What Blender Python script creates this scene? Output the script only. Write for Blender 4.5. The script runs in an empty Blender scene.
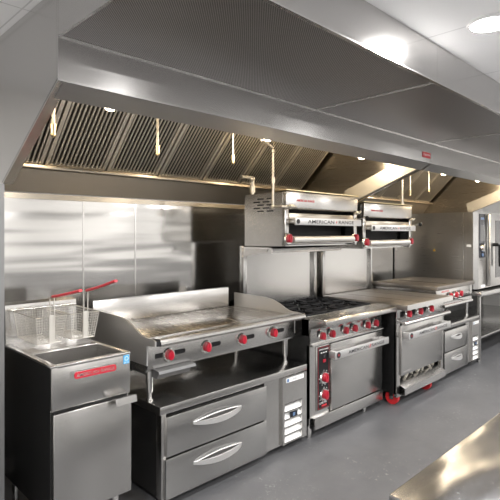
import bpy, bmesh, math, random
from mathutils import Vector, Matrix
random.seed(7)
S = bpy.context.scene
C = S.collection
PI = math.pi

# ------------------------------------------------------------------ materials
def base(name):
    m = bpy.data.materials.new(name); m.use_nodes = True
    nt = m.node_tree; b = nt.nodes['Principled BSDF']
    return m, nt, b

def plain(name, col, rough=.5, metal=0., emit=None, strength=0., coat=0., spec=None):
    m, nt, b = base(name)
    b.inputs['Base Color'].default_value = (*col, 1)
    b.inputs['Roughness'].default_value = rough
    b.inputs['Metallic'].default_value = metal
    if coat: b.inputs['Coat Weight'].default_value = coat
    if emit:
        b.inputs['Emission Color'].default_value = (*emit, 1)
        b.inputs['Emission Strength'].default_value = strength
    if spec is not None: b.inputs['Specular IOR Level'].default_value = spec
    n = nt.nodes.new('ShaderNodeTexNoise'); n.inputs['Scale'].default_value = 40
    tc = nt.nodes.new('ShaderNodeTexCoord'); nt.links.new(tc.outputs['Object'], n.inputs['Vector'])
    r = nt.nodes.new('ShaderNodeMapRange'); r.inputs[3].default_value = rough*.85; r.inputs[4].default_value = min(1, rough*1.15)
    nt.links.new(n.outputs[0], r.inputs[0]); nt.links.new(r.outputs[0], b.inputs['Roughness'])
    return m

def steel(name, col=(.60, .585, .56), rough=.27, aniso=.6, wave=0., wscale=(1, 1, 1), var=.12, stain=0., grain=(3, 3, 160), wdet=1):
    """brushed stainless: fine grain in roughness, slow waviness in the normal, optional wear stains"""
    m, nt, b = base(name); N = nt.nodes; L = nt.links
    b.inputs['Metallic'].default_value = 1
    tc = N.new('ShaderNodeTexCoord')
    mp = N.new('ShaderNodeMapping'); mp.inputs['Scale'].default_value = grain
    L.new(tc.outputs['Object'], mp.inputs[0])
    g = N.new('ShaderNodeTexNoise'); g.inputs['Scale'].default_value = 1.5; g.inputs['Detail'].default_value = 3
    L.new(mp.outputs[0], g.inputs['Vector'])
    r = N.new('ShaderNodeMapRange'); r.inputs[3].default_value = rough*(1-var*2); r.inputs[4].default_value = rough*(1+var*2)
    L.new(g.outputs[0], r.inputs[0]); L.new(r.outputs[0], b.inputs['Roughness'])
    big = N.new('ShaderNodeTexNoise'); big.inputs['Scale'].default_value = 5; big.inputs['Detail'].default_value = 5
    L.new(tc.outputs['Object'], big.inputs['Vector'])
    mix = N.new('ShaderNodeMix'); mix.data_type = 'RGBA'
    mix.inputs[6].default_value = (*[c*(1-stain-.05) for c in col], 1); mix.inputs[7].default_value = (*col, 1)
    L.new(big.outputs[0], mix.inputs[0]); L.new(mix.outputs[2], b.inputs['Base Color'])
    if aniso:
        b.inputs['Anisotropic'].default_value = aniso
        b.inputs['Anisotropic Rotation'].default_value = .25
        t = N.new('ShaderNodeTangent'); t.direction_type = 'RADIAL'; t.axis = 'Z'
        L.new(t.outputs[0], b.inputs['Tangent'])
    if wave:
        m2 = N.new('ShaderNodeMapping'); m2.inputs['Scale'].default_value = wscale
        L.new(tc.outputs['Object'], m2.inputs[0])
        w = N.new('ShaderNodeTexNoise'); w.inputs['Scale'].default_value = 1; w.inputs['Detail'].default_value = wdet
        L.new(m2.outputs[0], w.inputs['Vector'])
        bp = N.new('ShaderNodeBump'); bp.inputs['Strength'].default_value = 1; bp.inputs['Distance'].default_value = wave
        L.new(w.outputs[0], bp.inputs['Height']); L.new(bp.outputs[0], b.inputs['Normal'])
    return m

M = {}
M['steel'] = steel('brushed steel', (.57, .56, .545), .23, .6, .0018, (2.0, 2.0, 2.0), var=.06)
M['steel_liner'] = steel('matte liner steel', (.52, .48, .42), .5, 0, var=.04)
M['steel_lip'] = steel('lip steel', (.46, .45, .435), .30, 0, var=0)
M['steel_matte'] = steel('matte steel', (.62, .61, .595), .48, 0, var=.05)
M['steel_plain'] = steel('plain steel', (.50, .49, .475), .26, .6, var=.05)
M['steel_bright'] = steel('bright steel', (.68, .67, .655), .22, .3)
M['steel_dark'] = steel('darker brushed steel', (.52, .515, .505), .22, .6, .004, (2.5, 2.5, 2.5))  # slightly darker tone than the main brushed steel
M['steel_wall'] = steel('wall cladding steel', (.60, .59, .575), .14, .5, .0085, (.7, .7, 7))
M['steel_hood'] = steel('hood steel', (.58, .57, .56), .21, .6, .006, (1.6, 1.6, 1.6))
M['steel_inner'] = steel('warm lit liner steel', (.40, .36, .30), .28, .5, .003, (1.5, 1.5, 1.5), var=.04)  # tan puts the warm hood lighting into the liner's colour
M['steel_oven'] = steel('oven steel', (.52, .51, .495), .28, .5, .004, (1.0, 1.0, .8), var=.03)
M['steel_table'] = steel('worktable steel', (.31, .31, .315), .25, 0, .05, (1.7, 3.7, 2), grain=(60, 60, 60), wdet=1.4)
M['steel_plenum'] = steel('plenum steel', (.60, .59, .58), .13, .4, .003, (1.5, 1.5, 1.5), var=.08)
M['steel_filter'] = steel('filter steel', (.74, .71, .66), .42, 0, var=.05)
M['plate'] = steel('griddle plate steel', (.52, .49, .45), .26, 0, .003, (4, 4, 4), stain=.25, grain=(40, 3, 40))
M['hot_plate'] = steel('worn cast top', (.30, .275, .25), .42, 0, .003, (5, 5, 5), stain=.3, grain=(40, 40, 40))
M['chrome'] = plain('chrome', (.78, .77, .75), .15, 1)
M['wire'] = plain('plated wire', (.60, .58, .54), .5, .7)
M['grey_lip'] = plain('dull grey steel', (.16, .16, .16), .6, .8)
M['alu'] = plain('cast aluminium', (.62, .615, .61), .40, .85)
M['tint'] = plain('pale film on steel', (.50, .47, .41), .5, .6)  # paler, rougher tone for the hood end stiffeners
M['iron'] = plain('cast iron', (.008, .008, .009), .6, spec=.15)
M['black'] = plain('black enamel', (.010, .010, .011), .5, spec=.2)
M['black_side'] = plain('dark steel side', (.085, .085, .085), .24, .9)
M['red'] = plain('red knob plastic', (.36, .004, .020), .32, coat=.4)
M['red_grip'] = plain('red vinyl grip', (.55, .015, .03), .4)
M['red_plate'] = plain('red nameplate', (.45, .012, .03), .4)
M['red_ink'] = plain('red ink', (.5, .02, .03), .5)
M['red_caster'] = plain('red caster', (.50, .02, .025), .4)
M['white'] = plain('white label', (.8, .8, .8), .5)
M['louvre'] = plain('light catching louvre white', (.88, .88, .87), .4)  # white paints in the light that the angled slats catch
M['ink'] = plain('black ink', (.015, .015, .018), .5)
M['blue'] = plain('blue label', (.06, .33, .62), .5)
M['lightblue'] = plain('pale blue label', (.10, .17, .30), .4)
M['yellow'] = plain('yellow warning', (.85, .5, .03), .5)
M['galv'] = plain('zinc pipe', (.55, .52, .46), .4, .9)
M['brass'] = plain('brass fitting', (.75, .62, .38), .3, 1)
M['glass'] = plain('dark oven glass', (.03, .03, .032), .08, coat=.5)
M['screen'] = plain('dark control panel', (.012, .014, .022), .15)
M['dark_in'] = plain('dark cavity', (.03, .028, .026), .6)
M['dull_post'] = plain('dull steel post', (.26, .26, .26), .45, .9)
M['dull_back'] = plain('dull dark steel', (.10, .10, .10), .5, .6)
M['dark_board'] = plain('grey added board', (.22, .22, .22), .5)  # grey of the added board behind the camera
M['wall'] = plain('white wall paint', (.78, .77, .75), .6)
M['lamp'] = plain('lamp lens', (1, 1, 1), .5, emit=(1, .98, .95), strength=5)
M['globe'] = plain('hood globe', (1, .9, .7), .4, emit=(1, .84, .62), strength=18)
M['trim_white'] = plain('white trim', (.85, .85, .85), .4)
M['perlite'] = plain('filter backing', (.012, .011, .010), .6)

# ceiling paint
def ceiling_mat():
    m, nt, b = base('ceiling board'); N = nt.nodes; L = nt.links
    tc = N.new('ShaderNodeTexCoord')
    n = N.new('ShaderNodeTexNoise'); n.inputs['Scale'].default_value = 3; n.inputs['Detail'].default_value = 4
    L.new(tc.outputs['Object'], n.inputs['Vector'])
    r = N.new('ShaderNodeMix'); r.data_type = 'RGBA'
    r.inputs[6].default_value = (.82, .82, .83, 1); r.inputs[7].default_value = (.86, .86, .86, 1)
    L.new(n.outputs[0], r.inputs[0])
    br = N.new('ShaderNodeTexBrick'); br.offset = 0
    br.inputs['Color1'].default_value = (1, 1, 1, 1); br.inputs['Color2'].default_value = (1, 1, 1, 1); br.inputs['Mortar'].default_value = (.72, .72, .72, 1)
    br.inputs['Scale'].default_value = 1; br.inputs['Mortar Size'].default_value = .004
    br.inputs['Brick Width'].default_value = .78; br.inputs['Row Height'].default_value = 2.2
    L.new(tc.outputs['Object'], br.inputs['Vector'])
    mu = N.new('ShaderNodeMix'); mu.data_type = 'RGBA'; mu.blend_type = 'MULTIPLY'; mu.inputs[0].default_value = 1
    L.new(r.outputs[2], mu.inputs[6]); L.new(br.outputs[0], mu.inputs[7]); L.new(mu.outputs[2], b.inputs['Base Color'])
    b.inputs['Roughness'].default_value = .8
    return m
M['ceiling'] = ceiling_mat()

def floor_mat():
    m, nt, b = base('grey epoxy floor'); N = nt.nodes; L = nt.links
    tc = N.new('ShaderNodeTexCoord')
    n = N.new('ShaderNodeTexNoise'); n.inputs['Scale'].default_value = 2.2; n.inputs['Detail'].default_value = 8; n.inputs['Roughness'].default_value = .65
    L.new(tc.outputs['Object'], n.inputs['Vector'])
    r = N.new('ShaderNodeValToRGB')
    r.color_ramp.elements[0].position = .3; r.color_ramp.elements[0].color = (.072, .073, .078, 1)
    r.color_ramp.elements[1].position = .7; r.color_ramp.elements[1].color = (.106, .107, .111, 1)
    L.new(n.outputs[0], r.inputs[0])
    # pale scuffs in loose clusters
    f = N.new('ShaderNodeTexNoise'); f.inputs['Scale'].default_value = 26; f.inputs['Detail'].default_value = 6; f.inputs['Roughness'].default_value = .75; f.inputs['Distortion'].default_value = 1.5
    L.new(tc.outputs['Object'], f.inputs['Vector'])
    fr = N.new('ShaderNodeMapRange'); fr.inputs[1].default_value = .60; fr.inputs[2].default_value = .70; L.new(f.outputs[0], fr.inputs[0])
    c = N.new('ShaderNodeTexNoise'); c.inputs['Scale'].default_value = 1.6; c.inputs['Detail'].default_value = 3; L.new(tc.outputs['Object'], c.inputs['Vector'])
    cr = N.new('ShaderNodeMapRange'); cr.inputs[1].default_value = .44; cr.inputs[2].default_value = .60; L.new(c.outputs[0], cr.inputs[0])
    mu = N.new('ShaderNodeMath'); mu.operation = 'MULTIPLY'; L.new(fr.outputs[0], mu.inputs[0]); L.new(cr.outputs[0], mu.inputs[1])
    mx = N.new('ShaderNodeMix'); mx.data_type = 'RGBA'; L.new(mu.outputs[0], mx.inputs[0]); L.new(r.outputs[0], mx.inputs[6])
    mx.inputs[7].default_value = (.34, .33, .31, 1); L.new(mx.outputs[2], b.inputs['Base Color'])
    b.inputs['Roughness'].default_value = .48
    return m
M['floor'] = floor_mat()

def perf_mat():
    m, nt, b = base('perforated steel'); N = nt.nodes; L = nt.links
    b.inputs['Metallic'].default_value = 1; b.inputs['Roughness'].default_value = .42
    tc = N.new('ShaderNodeTexCoord')
    v = N.new('ShaderNodeTexVoronoi'); v.inputs['Scale'].default_value = 125; v.inputs['Randomness'].default_value = 0
    v.voronoi_dimensions = '2D'
    rot = N.new('ShaderNodeMapping'); rot.inputs['Rotation'].default_value = (0, 0, PI/4)
    L.new(tc.outputs['Object'], rot.inputs[0]); L.new(rot.outputs[0], v.inputs['Vector'])
    r = N.new('ShaderNodeMapRange'); r.inputs[1].default_value = .26; r.inputs[2].default_value = .36
    L.new(v.outputs['Distance'], r.inputs[0])
    mx = N.new('ShaderNodeMix'); mx.data_type = 'RGBA'; L.new(r.outputs[0], mx.inputs[0])
    mx.inputs[6].default_value = (.06, .055, .055, 1); mx.inputs[7].default_value = (.38, .365, .36, 1)
    L.new(mx.outputs[2], b.inputs['Base Color'])
    return m
M['perf'] = perf_mat()

# ------------------------------------------------------------------ mesh building
class MB:
    def __init__(s): s.bm = bmesh.new()
    def _box(s, x0, x1, y0, y1, z0, z1):
        r = bmesh.ops.create_cube(s.bm, size=1)
        for v in r['verts']:
            v.co = Vector(((x0+x1)/2+v.co.x*(x1-x0), (y0+y1)/2+v.co.y*(y1-y0), (z0+z1)/2+v.co.z*(z1-z0)))
        return r['verts']
    def box(s, x0, x1, y0, y1, z0, z1, bev=0):
        vs = s._box(x0, x1, y0, y1, z0, z1)
        if bev:
            es = list({e for v in vs for e in v.link_edges})
            bmesh.ops.bevel(s.bm, geom=es, offset=bev, segments=2, affect='EDGES', profile=.5)
        return s
    def prism(s, prof, a0, a1, axis='X', bev=0):
        """profile extruded along an axis; profile pairs are (y,z) for X, (x,z) for Y, (x,y) for Z"""
        def P(p, a):
            return Vector((a, p[0], p[1])) if axis == 'X' else Vector((p[0], a, p[1])) if axis == 'Y' else Vector((p[0], p[1], a))
        A = [s.bm.verts.new(P(p, a0)) for p in prof]; B = [s.bm.verts.new(P(p, a1)) for p in prof]
        n = len(prof); fs = [s.bm.faces.new(A), s.bm.faces.new(B[::-1])]
        for i in range(n): fs.append(s.bm.faces.new((A[i], B[i], B[(i+1) % n], A[(i+1) % n])))
        bmesh.ops.recalc_face_normals(s.bm, faces=fs)
        if bev:
            es = list({e for f in fs for e in f.edges})
            bmesh.ops.bevel(s.bm, geom=es, offset=bev, segments=2, affect='EDGES', profile=.5)
        return s
    def sheet(s, prof, t, a0, a1, axis='X'):
        """open polyline profile thickened by t and extruded"""
        n = len(prof); off = []
        for i in range(n):
            d = Vector((0, 0))
            if i: d += (Vector(prof[i])-Vector(prof[i-1])).normalized()
            if i < n-1: d += (Vector(prof[i+1])-Vector(prof[i])).normalized()
            d.normalize(); off.append((prof[i][0]-d.y*t, prof[i][1]+d.x*t))
        return s.prism(list(prof)+off[::-1], a0, a1, axis)
    def cyl(s, p0, p1, r0, r1=None, seg=16, caps=True):
        p0, p1 = Vector(p0), Vector(p1); d = p1-p0; r1 = r0 if r1 is None else r1
        q = d.to_track_quat('Z', 'Y').to_matrix().to_4x4()
        bmesh.ops.create_cone(s.bm, cap_ends=caps, segments=seg, radius1=r0, radius2=max(r1, 1e-5), depth=d.length, matrix=Matrix.Translation((p0+p1)/2) @ q)
        return s
    def sph(s, c, rx, ry=None, rz=None, u=14, v=9):
        ry = rx if ry is None else ry; rz = rx if rz is None else rz
        bmesh.ops.create_uvsphere(s.bm, u_segments=u, v_segments=v, radius=1, matrix=Matrix.Translation(c) @ Matrix.Diagonal((rx, ry, rz, 1)))
        return s
    def tube(s, pts, r, seg=10, closed=False, sx=1., sy=1.):
        pts = [Vector(p) for p in pts]; n = len(pts); rings = []; prev = None
        for i, p in enumerate(pts):
            if closed: d = (pts[(i+1) % n]-pts[i-1])
            else: d = pts[min(i+1, n-1)]-pts[max(i-1, 0)]
            d.normalize()
            if prev is None:
                a = d.orthogonal().normalized()
                if abs(d.z) < .95: a = d.cross(Vector((0, 0, 1))).normalized()
            else: a = (prev-d*prev.dot(d)).normalized()
            prev = a; b = d.cross(a)
            rings.append([s.bm.verts.new(p+(a*math.cos(2*PI*k/seg)*sx+b*math.sin(2*PI*k/seg)*sy)*r) for k in range(seg)])
        m = n if closed else n-1
        for i in range(m):
            A, B = rings[i], rings[(i+1) % n]
            for k in range(seg): s.bm.faces.new((A[k], A[(k+1) % seg], B[(k+1) % seg], B[k]))
        if not closed:
            s.bm.faces.new(rings[0][::-1]); s.bm.faces.new(rings[-1])
        return s
    def quad(s, *ps):
        s.bm.faces.new([s.bm.verts.new(p) for p in ps]); return s
    def build(s, name, mat, parent=None, origin=None, smooth=True):
        bmesh.ops.recalc_face_normals(s.bm, faces=s.bm.faces)
        o0 = Vector(origin) if origin is not None else Vector(parent['o']) if parent is not None else Vector((0, 0, 0))
        for v in s.bm.verts: v.co -= o0
        me = bpy.data.meshes.new(name); s.bm.to_mesh(me); s.bm.free()
        return link(name, me, mat, parent, o0, smooth)

def link(name, me, mat, parent, o0, smooth=True):
    if smooth:
        for p in me.polygons: p.use_smooth = True
        me.set_sharp_from_angle(angle=math.radians(32))
    me.materials.append(mat)
    o = bpy.data.objects.new(name, me); C.objects.link(o)
    if parent is not None: o.parent = parent
    else: o.location = o0
    o['o'] = tuple(o0)
    return o

def tag(o, label, cat, group=None, kind=None):
    o['label'] = label; o['category'] = cat
    if group: o['group'] = group
    if kind: o['kind'] = kind
    return o
def thing(name, label, cat, loc, group=None):
    o = bpy.data.objects.new(name, None); C.objects.link(o); o.location = loc; o['o'] = tuple(loc)
    o.empty_display_size = .1
    return tag(o, label, cat, group)
def struct(o): o['kind'] = 'structure'; return o

def text(body, x0, x1, y, zc, h, mat, parent, name='lettering', facing='-Y', slope=0., bold=.0):
    cu = bpy.data.curves.new(name, 'FONT'); cu.body = body; cu.size = 1; cu.extrude = .0; cu.offset = bold
    ob = bpy.data.objects.new(name, cu); C.objects.link(ob)
    dg = bpy.context.evaluated_depsgraph_get(); dg.update()
    me = bpy.data.meshes.new_from_object(ob.evaluated_get(dg)); bpy.data.objects.remove(ob); bpy.data.curves.remove(cu)
    xs = [v.co.x for v in me.vertices]; ys = [v.co.y for v in me.vertices]
    ax, bx, ay, by = min(xs), max(xs), min(ys), max(ys); o0 = Vector(parent['o'])
    for v in me.vertices:
        u = x0+(v.co.x-ax)/(bx-ax)*(x1-x0); w = zc+((v.co.y-ay)/(by-ay)-.5)*h
        v.co = Vector((u, y+slope*(w-zc), w))-o0
    return link(name, me, mat, parent, o0, False)

def strip(points, z):  # helper for polylines at a height
    return [(x, y, z) for x, y in points]

def knob(parent, x, y, z, r=.030, name='knob', bezel=True):
    """red pointer knob on a bright bezel facing the aisle"""
    pr = []
    for i in range(24):
        t = 2*PI*i/24
        w, h = .66*math.cos(t), math.sin(t)
        w *= 1-.38*max(0, h)**2          # narrower towards the pointer end
        pr.append((x+r*w, z+r*(1.12*h if h > 0 else .92*h)))
    k = MB().prism(pr, y-.036, y-.010, 'Y', .005)
    k.prism([(x-r*.10, z-r*.1), (x+r*.10, z-r*.1), (x+r*.10, z+r*.95), (x-r*.10, z+r*.95)], y-.041, y-.034, 'Y', .002)
    ko = k.build(name, M['red'], parent)
    if bezel: MB().cyl((x, y, z), (x, y-.012, z), r*1.42, r*1.25, 24).build('bezel', M['chrome'], ko)
    return ko

# ------------------------------------------------------------------ room
X0R, X1R, Y0R, YW, ZC = -2.2, 9.6, -3.2, 3.45, 2.575
struct(MB().box(X0R, X1R, Y0R, YW, -.1, 0).build('floor', M['floor'], smooth=False))
struct(MB().box(X0R, X1R, Y0R, YW, ZC, ZC+.1).build('ceiling', M['ceiling'], smooth=False))
struct(MB().box(X0R, X1R, YW, YW+.1, 0, ZC).build('wall_back', M['wall'], smooth=False))
struct(MB().box(X0R, X1R, Y0R-.1, Y0R, 0, ZC).build('wall_front', M['wall'], smooth=False))
struct(MB().box(X0R-.1, X0R, Y0R, YW, 0, ZC).build('wall_left', M['wall'], smooth=False))
struct(MB().box(X1R, X1R+.1, Y0R, YW, 0, ZC).build('wall_right', M['wall'], smooth=False))
struct(MB().box(X0R, X1R, Y0R, Y0R+.012, 0, 1.15).build('wall_front_dark_board', M['dark_board'], smooth=False))  # grey board added out of view to darken reflections in the equipment fronts
# steel cladding sheets behind the line, with narrow gaps
for i, (a, b) in enumerate([(.83, 1.655), (1.66, 2.095), (2.10, 3.55), (3.555, 5.0), (5.005, 7.1), (7.105, 9.59)]):
    struct(MB().box(a, b, YW-.006, YW, .1, 1.86).build('wall_cladding', M['steel_wall'], smooth=False))
struct(MB().box(.83, 7.1, YW-.012, YW, 1.835, 1.872).build('trim_1', M['steel_inner'], smooth=False))
for x in (1.6575, 2.0975, 3.5525):
    struct(MB().box(x-.006, x+.006, YW-.009, YW-.006, .1, 1.852, ).build('trim_2', M['steel_bright'], smooth=False))
# steel clad stub wall closing the hood's near end
struct(MB().box(.77, .815, 2.535, YW, 0, 1.84).build('wall_end', M['dull_post']))

# ------------------------------------------------------------------ exhaust hoods
HY0, LZ, ZPL = 1.90, 2.205, 2.38
def hood(xa, xb, prof_left, label, lights, first):
    t = thing('exhaust_hood', label, 'exhaust hood', ((xa+xb)/2, 2.6, 2.2), 'exhaust hoods')
    # outer front: face down to the lip, lip folded inwards
    sh = MB()
    sh.prism([(HY0, LZ), (HY0, ZC-.002), (HY0+.012, ZC-.002), (HY0+.012, LZ+.006)], xa, xb, 'X')
    sh.build('front_panel', M['steel_hood'], t)
    MB().prism([(HY0, LZ), (HY0+.085, LZ-.052), (HY0+.10, LZ-.046), (HY0+.10, LZ+.01), (HY0+.012, LZ+.012)], xa+.021, xb-.021, 'X').build('lip', M['steel_lip'], t)
    MB().prism([(HY0-.002, LZ-.002), (HY0-.002, LZ+.005), (HY0+.004, LZ+.005), (HY0+.004, LZ-.002)], xa, xb, 'X').build('fold_edge', M['steel_bright'], t)
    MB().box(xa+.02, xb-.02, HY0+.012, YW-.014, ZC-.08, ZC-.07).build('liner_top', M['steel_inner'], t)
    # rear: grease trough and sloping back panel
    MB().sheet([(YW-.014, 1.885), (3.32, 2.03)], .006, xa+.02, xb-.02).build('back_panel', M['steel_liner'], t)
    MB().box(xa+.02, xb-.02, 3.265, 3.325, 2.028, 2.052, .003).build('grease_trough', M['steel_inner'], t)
    # ends
    for x, side, pr in ((xa, 0, prof_left), (xb, 1, END_R)):
        e0, e1 = (x, x+.015) if side == 0 else (x-.02, x)
        pts = [(HY0+.013, LZ+.001)]+pr[1:]+[(YW-.014, ZC-.002), (HY0+.013, ZC-.002)]
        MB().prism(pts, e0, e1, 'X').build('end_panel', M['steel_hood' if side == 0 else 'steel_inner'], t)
        low = pr[:2]
        d = (Vector(low[1])-Vector(low[0])).normalized(); nrm = Vector((-d.y, d.x))
        if nrm.y < 0: nrm = -nrm
        if side == 1:
            q = [low[0][0]+.085, low[0][1]-.035], low[1]
            MB().prism([tuple(q[0]), tuple(q[1]), (q[1][0]+.02, q[1][1]+.14), (q[0][0]+.12, q[0][1]+.10), ], e0-.03, e0, 'X').build('end_stiffener', M['tint'], t)
        else:
            a, b = Vector(low[0]), Vector(low[1])
            MB().prism([tuple(a), tuple(b), tuple(b+nrm*.012), tuple(a+nrm*.012)], e0, e0+.045, 'X').build('end_flange', M['steel'], t)
            MB().prism([tuple(a-nrm*.003), tuple(b-nrm*.003), tuple(b+nrm*.004), tuple(a+nrm*.004)], e0-.002, e0+.004, 'X').build('fold_edge', M['steel_bright'], t)
            # upper return: plenum side seam
    for x in lights:
        f = MB().cyl((x, 2.4, ZC-.08), (x, 2.4, 2.40), .055, .06, 18).build('light_fixture', M['chrome'], t)
        MB().sph((x, 2.4, 2.335), .055, .055, .075, 18, 12).build('globe', M['globe'], f)
    return t
END_L = [(HY0, LZ), (2.545, 1.84), (YW-.014, 1.84)]
END_R = [(HY0, LZ), (2.74, 1.875), (YW-.014, 1.875)]
h1 = hood(.81, 4.08, END_L, 'long stainless exhaust hood over the fryer, griddle and six burner range', (1.31, 2.55, 3.78), True)
h2 = hood(4.083, 7.10, END_R, 'farther exhaust hood section over the flat top range and the combi oven', (4.55, 5.49, 6.5), False)
# red maker's plate on the first hood
pl = MB().box(3.925, 4.06, HY0-.006, HY0, 2.243, 2.288).build('name_plate', M['red_ink'], h1)
text('CaptiveAire', 3.932, 4.053, HY0-.0065, 2.266, .026, M['white'], pl)

# baffle filters: each lifts out
FB, FT = (3.30, 2.055), (2.83, 2.525)
dv = Vector((0, FT[0]-FB[0], FT[1]-FB[1])); L45 = dv.length; dv.normalize(); nv = Vector((0, -dv.z, dv.y))
if nv.z > 0: nv = -nv
def fil_pt(x, s, n): return Vector((x, FB[0], FB[1]))+dv*s+nv*n
def slab(mb, x0, x1, s0, s1, n0, n1):
    vs = mb._box(0, 1, 0, 1, 0, 1)
    for v in vs: v.co = fil_pt(x0+v.co.x*(x1-x0), s0+v.co.y*(s1-s0), n0+v.co.z*(n1-n0))
ords = ['first', 'second', 'third', 'fourth', 'fifth', 'sixth', 'seventh']
def filters(xa, pitch, n, where, kind='bars'):
    for i in range(n):
        x0 = xa+i*pitch+.006; x1 = x0+pitch-.014
        t = thing('baffle_filter', 'slatted steel grease filter in the %s, %s from its left end' % (where, ords[i]), 'grease filter', tuple(fil_pt((x0+x1)/2, 0, 0)), 'grease filters in the '+where)
        b = MB(); slab(b, x0+.004, x1-.004, .012, L45-.012, -.030, -.024); b.build('backing', M['perlite'], t)
        f = MB(); w = .026
        slab(f, x0, x0+w, 0, L45, -.03, .004); slab(f, x1-w, x1, 0, L45, -.03, .004)
        slab(f, x0+w, x1-w, 0, .02, -.03, .004); slab(f, x0+w, x1-w, L45-.02, L45, -.03, .004)
        f.build('frame', M['steel_filter'], t)
        s = MB(); k = 13; a = x0+w; p = (x1-w-a)/k
        for j in range(k):
            slab(s, a+(j+.31)*p, a+(j+.69)*p, .02, L45-.02, -.007, 0)
        s.build('baffles', M['steel_filter'], t)
filters(.855, .4515, 7, 'near hood')
filters(4.135, .48, 6, 'far hood')

# supply plenum in front of the hood at the ceiling
def plenum(xa, xb, label):
    t = thing('supply_plenum', label, 'air plenum', ((xa+xb)/2, 1.5, ZPL), 'supply air plenums')
    MB().prism([(1.11, ZPL), (1.11, ZC-.002), (1.122, ZC-.002), (1.122, ZPL)], xa, xb, 'X').build('front_panel', M['steel_plenum'], t)
    MB().box(xa, xa+.012, 1.122, HY0-.001, ZPL, ZC-.002).build('end_panel', M['steel_hood'], t)
    MB().box(xb-.012, xb, 1.122, HY0-.001, ZPL, ZC-.002).build('end_panel', M['steel_hood'], t)
    MB().box(xa+.012, xb-.012, 1.122, HY0-.001, ZPL+.002, ZPL+.008).build('perforated_panel', M['perf'], t, smooth=False)
    MB().box(xa, xb, 1.108, 1.126, ZPL-.004, ZPL+.002).build('fold_edge', M['steel_bright'], t)
    MB().box(xa, xb, HY0-.014, HY0-.001, ZPL-.003, ZPL+.002).build('rear_edge', M['steel_bright'], t)
    if xa > 1: MB().box(xa, xa+.006, 1.126, HY0-.014, ZPL-.003, ZPL+.002).build('joint_strip', M['steel_dark'], t)
plenum(.81, 2.455, 'perforated supply air box at the ceiling, nearest section at the left end')
plenum(2.456, 4.062, 'perforated supply air box at the ceiling, middle section over the red hood plate')
plenum(4.063, 5.70, 'supply air box at the ceiling, section just past the red hood plate')
plenum(5.701, 7.10, 'supply air box at the ceiling, farthest section at the right')

# ceiling lights: a grid, plus one added at left to brighten ceiling and hood
CL = [(2.367, .82)]+[(x, y) for y in (.82, -.6, -2.0) for x in (-.3, 2.367, 5.1, 7.8) if (x, y) != (2.367, .82)]+[(-1.1, 2.1)]
for i, (x, y) in enumerate(CL):
    t = thing('ceiling_light', 'round recessed white ceiling light in the upper right of the photo' if i == 0 else 'round recessed ceiling light added outside the frame', 'ceiling light', (x, y, ZC), 'recessed ceiling lights')
    MB().tube([(x+.090*math.cos(a*PI/16), y+.090*math.sin(a*PI/16), ZC-.004) for a in range(32)], .010, 6, True).build('trim_ring', M['trim_white'], t)
    MB().cyl((x, y, ZC-.0005), (x, y, ZC-.006), .085, .085, 32).build('lens', M['lamp'], t)

# fire suppression drops and gas pipes: each pipe is a thing
def nozzle(x, y, z0, z1, label):
    t = thing('nozzle_pipe', label, 'pipe', (x, y, z0), 'fire suppression drop pipes')
    MB().cyl((x, y, z0+.05), (x, y, z1), .009, seg=10).build('pipe', M['galv'], t)
    MB().cyl((x, y, z0), (x, y, z0+.055), .012, .016, 10).sph((x, y, z0), .013).build('nozzle', M['brass'], t)
nozzle(1.04, 2.50, 2.106, ZC-.081, 'slim suppression nozzle pipe hanging at the left end of the near hood')
nozzle(1.824, 2.72, 2.12, ZC-.081, 'slim suppression nozzle pipe before the filters above the griddle')
nozzle(2.50, 2.72, 2.134, ZC-.081, 'slim suppression nozzle pipe before the filters left of the salamander')
nozzle(5.26, 2.7, 2.04, ZC-.081, 'slim suppression nozzle pipe in the far hood, left one')
nozzle(5.74, 2.7, 2.11, ZC-.081, 'slim suppression nozzle pipe in the far hood, right one')
t = thing('gas_pipe', 'pale pipe dropping from the hood to the first salamander', 'pipe', (2.885, 2.66, 1.81))
MB().tube([(2.60, 2.50, ZC-.082), (2.60, 2.50, 2.33), (2.61, 2.52, 2.305), (2.64, 2.54, 2.30), (2.86, 2.65, 2.29), (2.88, 2.66, 2.28), (2.885, 2.66, 2.26), (2.885, 2.66, 1.81)], .011, 10).build('pipe', M['galv'], t)
for c in ((2.885, 2.66, 1.81), (2.885, 2.66, 2.26), (2.62, 2.53, 2.30)): MB().sph(c, .019).build('elbow', M['galv'], t)
MB().cyl((2.885, 2.66, 2.00), (2.885, 2.66, 2.05), .017).build('coupling', M['galv'], t)
MB().tube([(2.885, 2.66, 1.81), (2.885, 2.56, 1.81), (2.90, 2.535, 1.81), (3.02, 2.535, 1.81)], .012, 10).build('branch', M['galv'], t)
MB().cyl((2.94, 2.535, 1.81), (2.985, 2.535, 1.81), .019).build('union', M['galv'], t)
t = thing('gas_valve', 'bent pipe and valve on top of the first salamander', 'valve', (2.99, 3.0, 1.945))
v_ = MB().tube([(2.99, 3.0, 1.935), (2.99, 3.0, 2.05), (2.98, 3.0, 2.072), (2.95, 3.0, 2.08), (2.86, 3.0, 2.08)], .016, 10).build('pipe', M['galv'], t)
MB().sph((2.985, 3.0, 2.07), .027).build('elbow', M['galv'], t)
MB().cyl((2.99, 3.0, 1.95), (2.99, 3.0, 2.01), .026).build('valve_body', M['galv'], t)
t = thing('gas_riser', 'pale pipe dropping from the far hood to the second salamander', 'pipe', (5.0, 2.68, 1.9))
MB().cyl((5.04, 2.68, 1.90), (5.04, 2.68, ZC-.082), .012).build('pipe', M['galv'], t)
MB().cyl((5.04, 2.68, 1.90), (5.04, 2.68, 1.945), .020).build('coupling', M['galv'], t)

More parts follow.
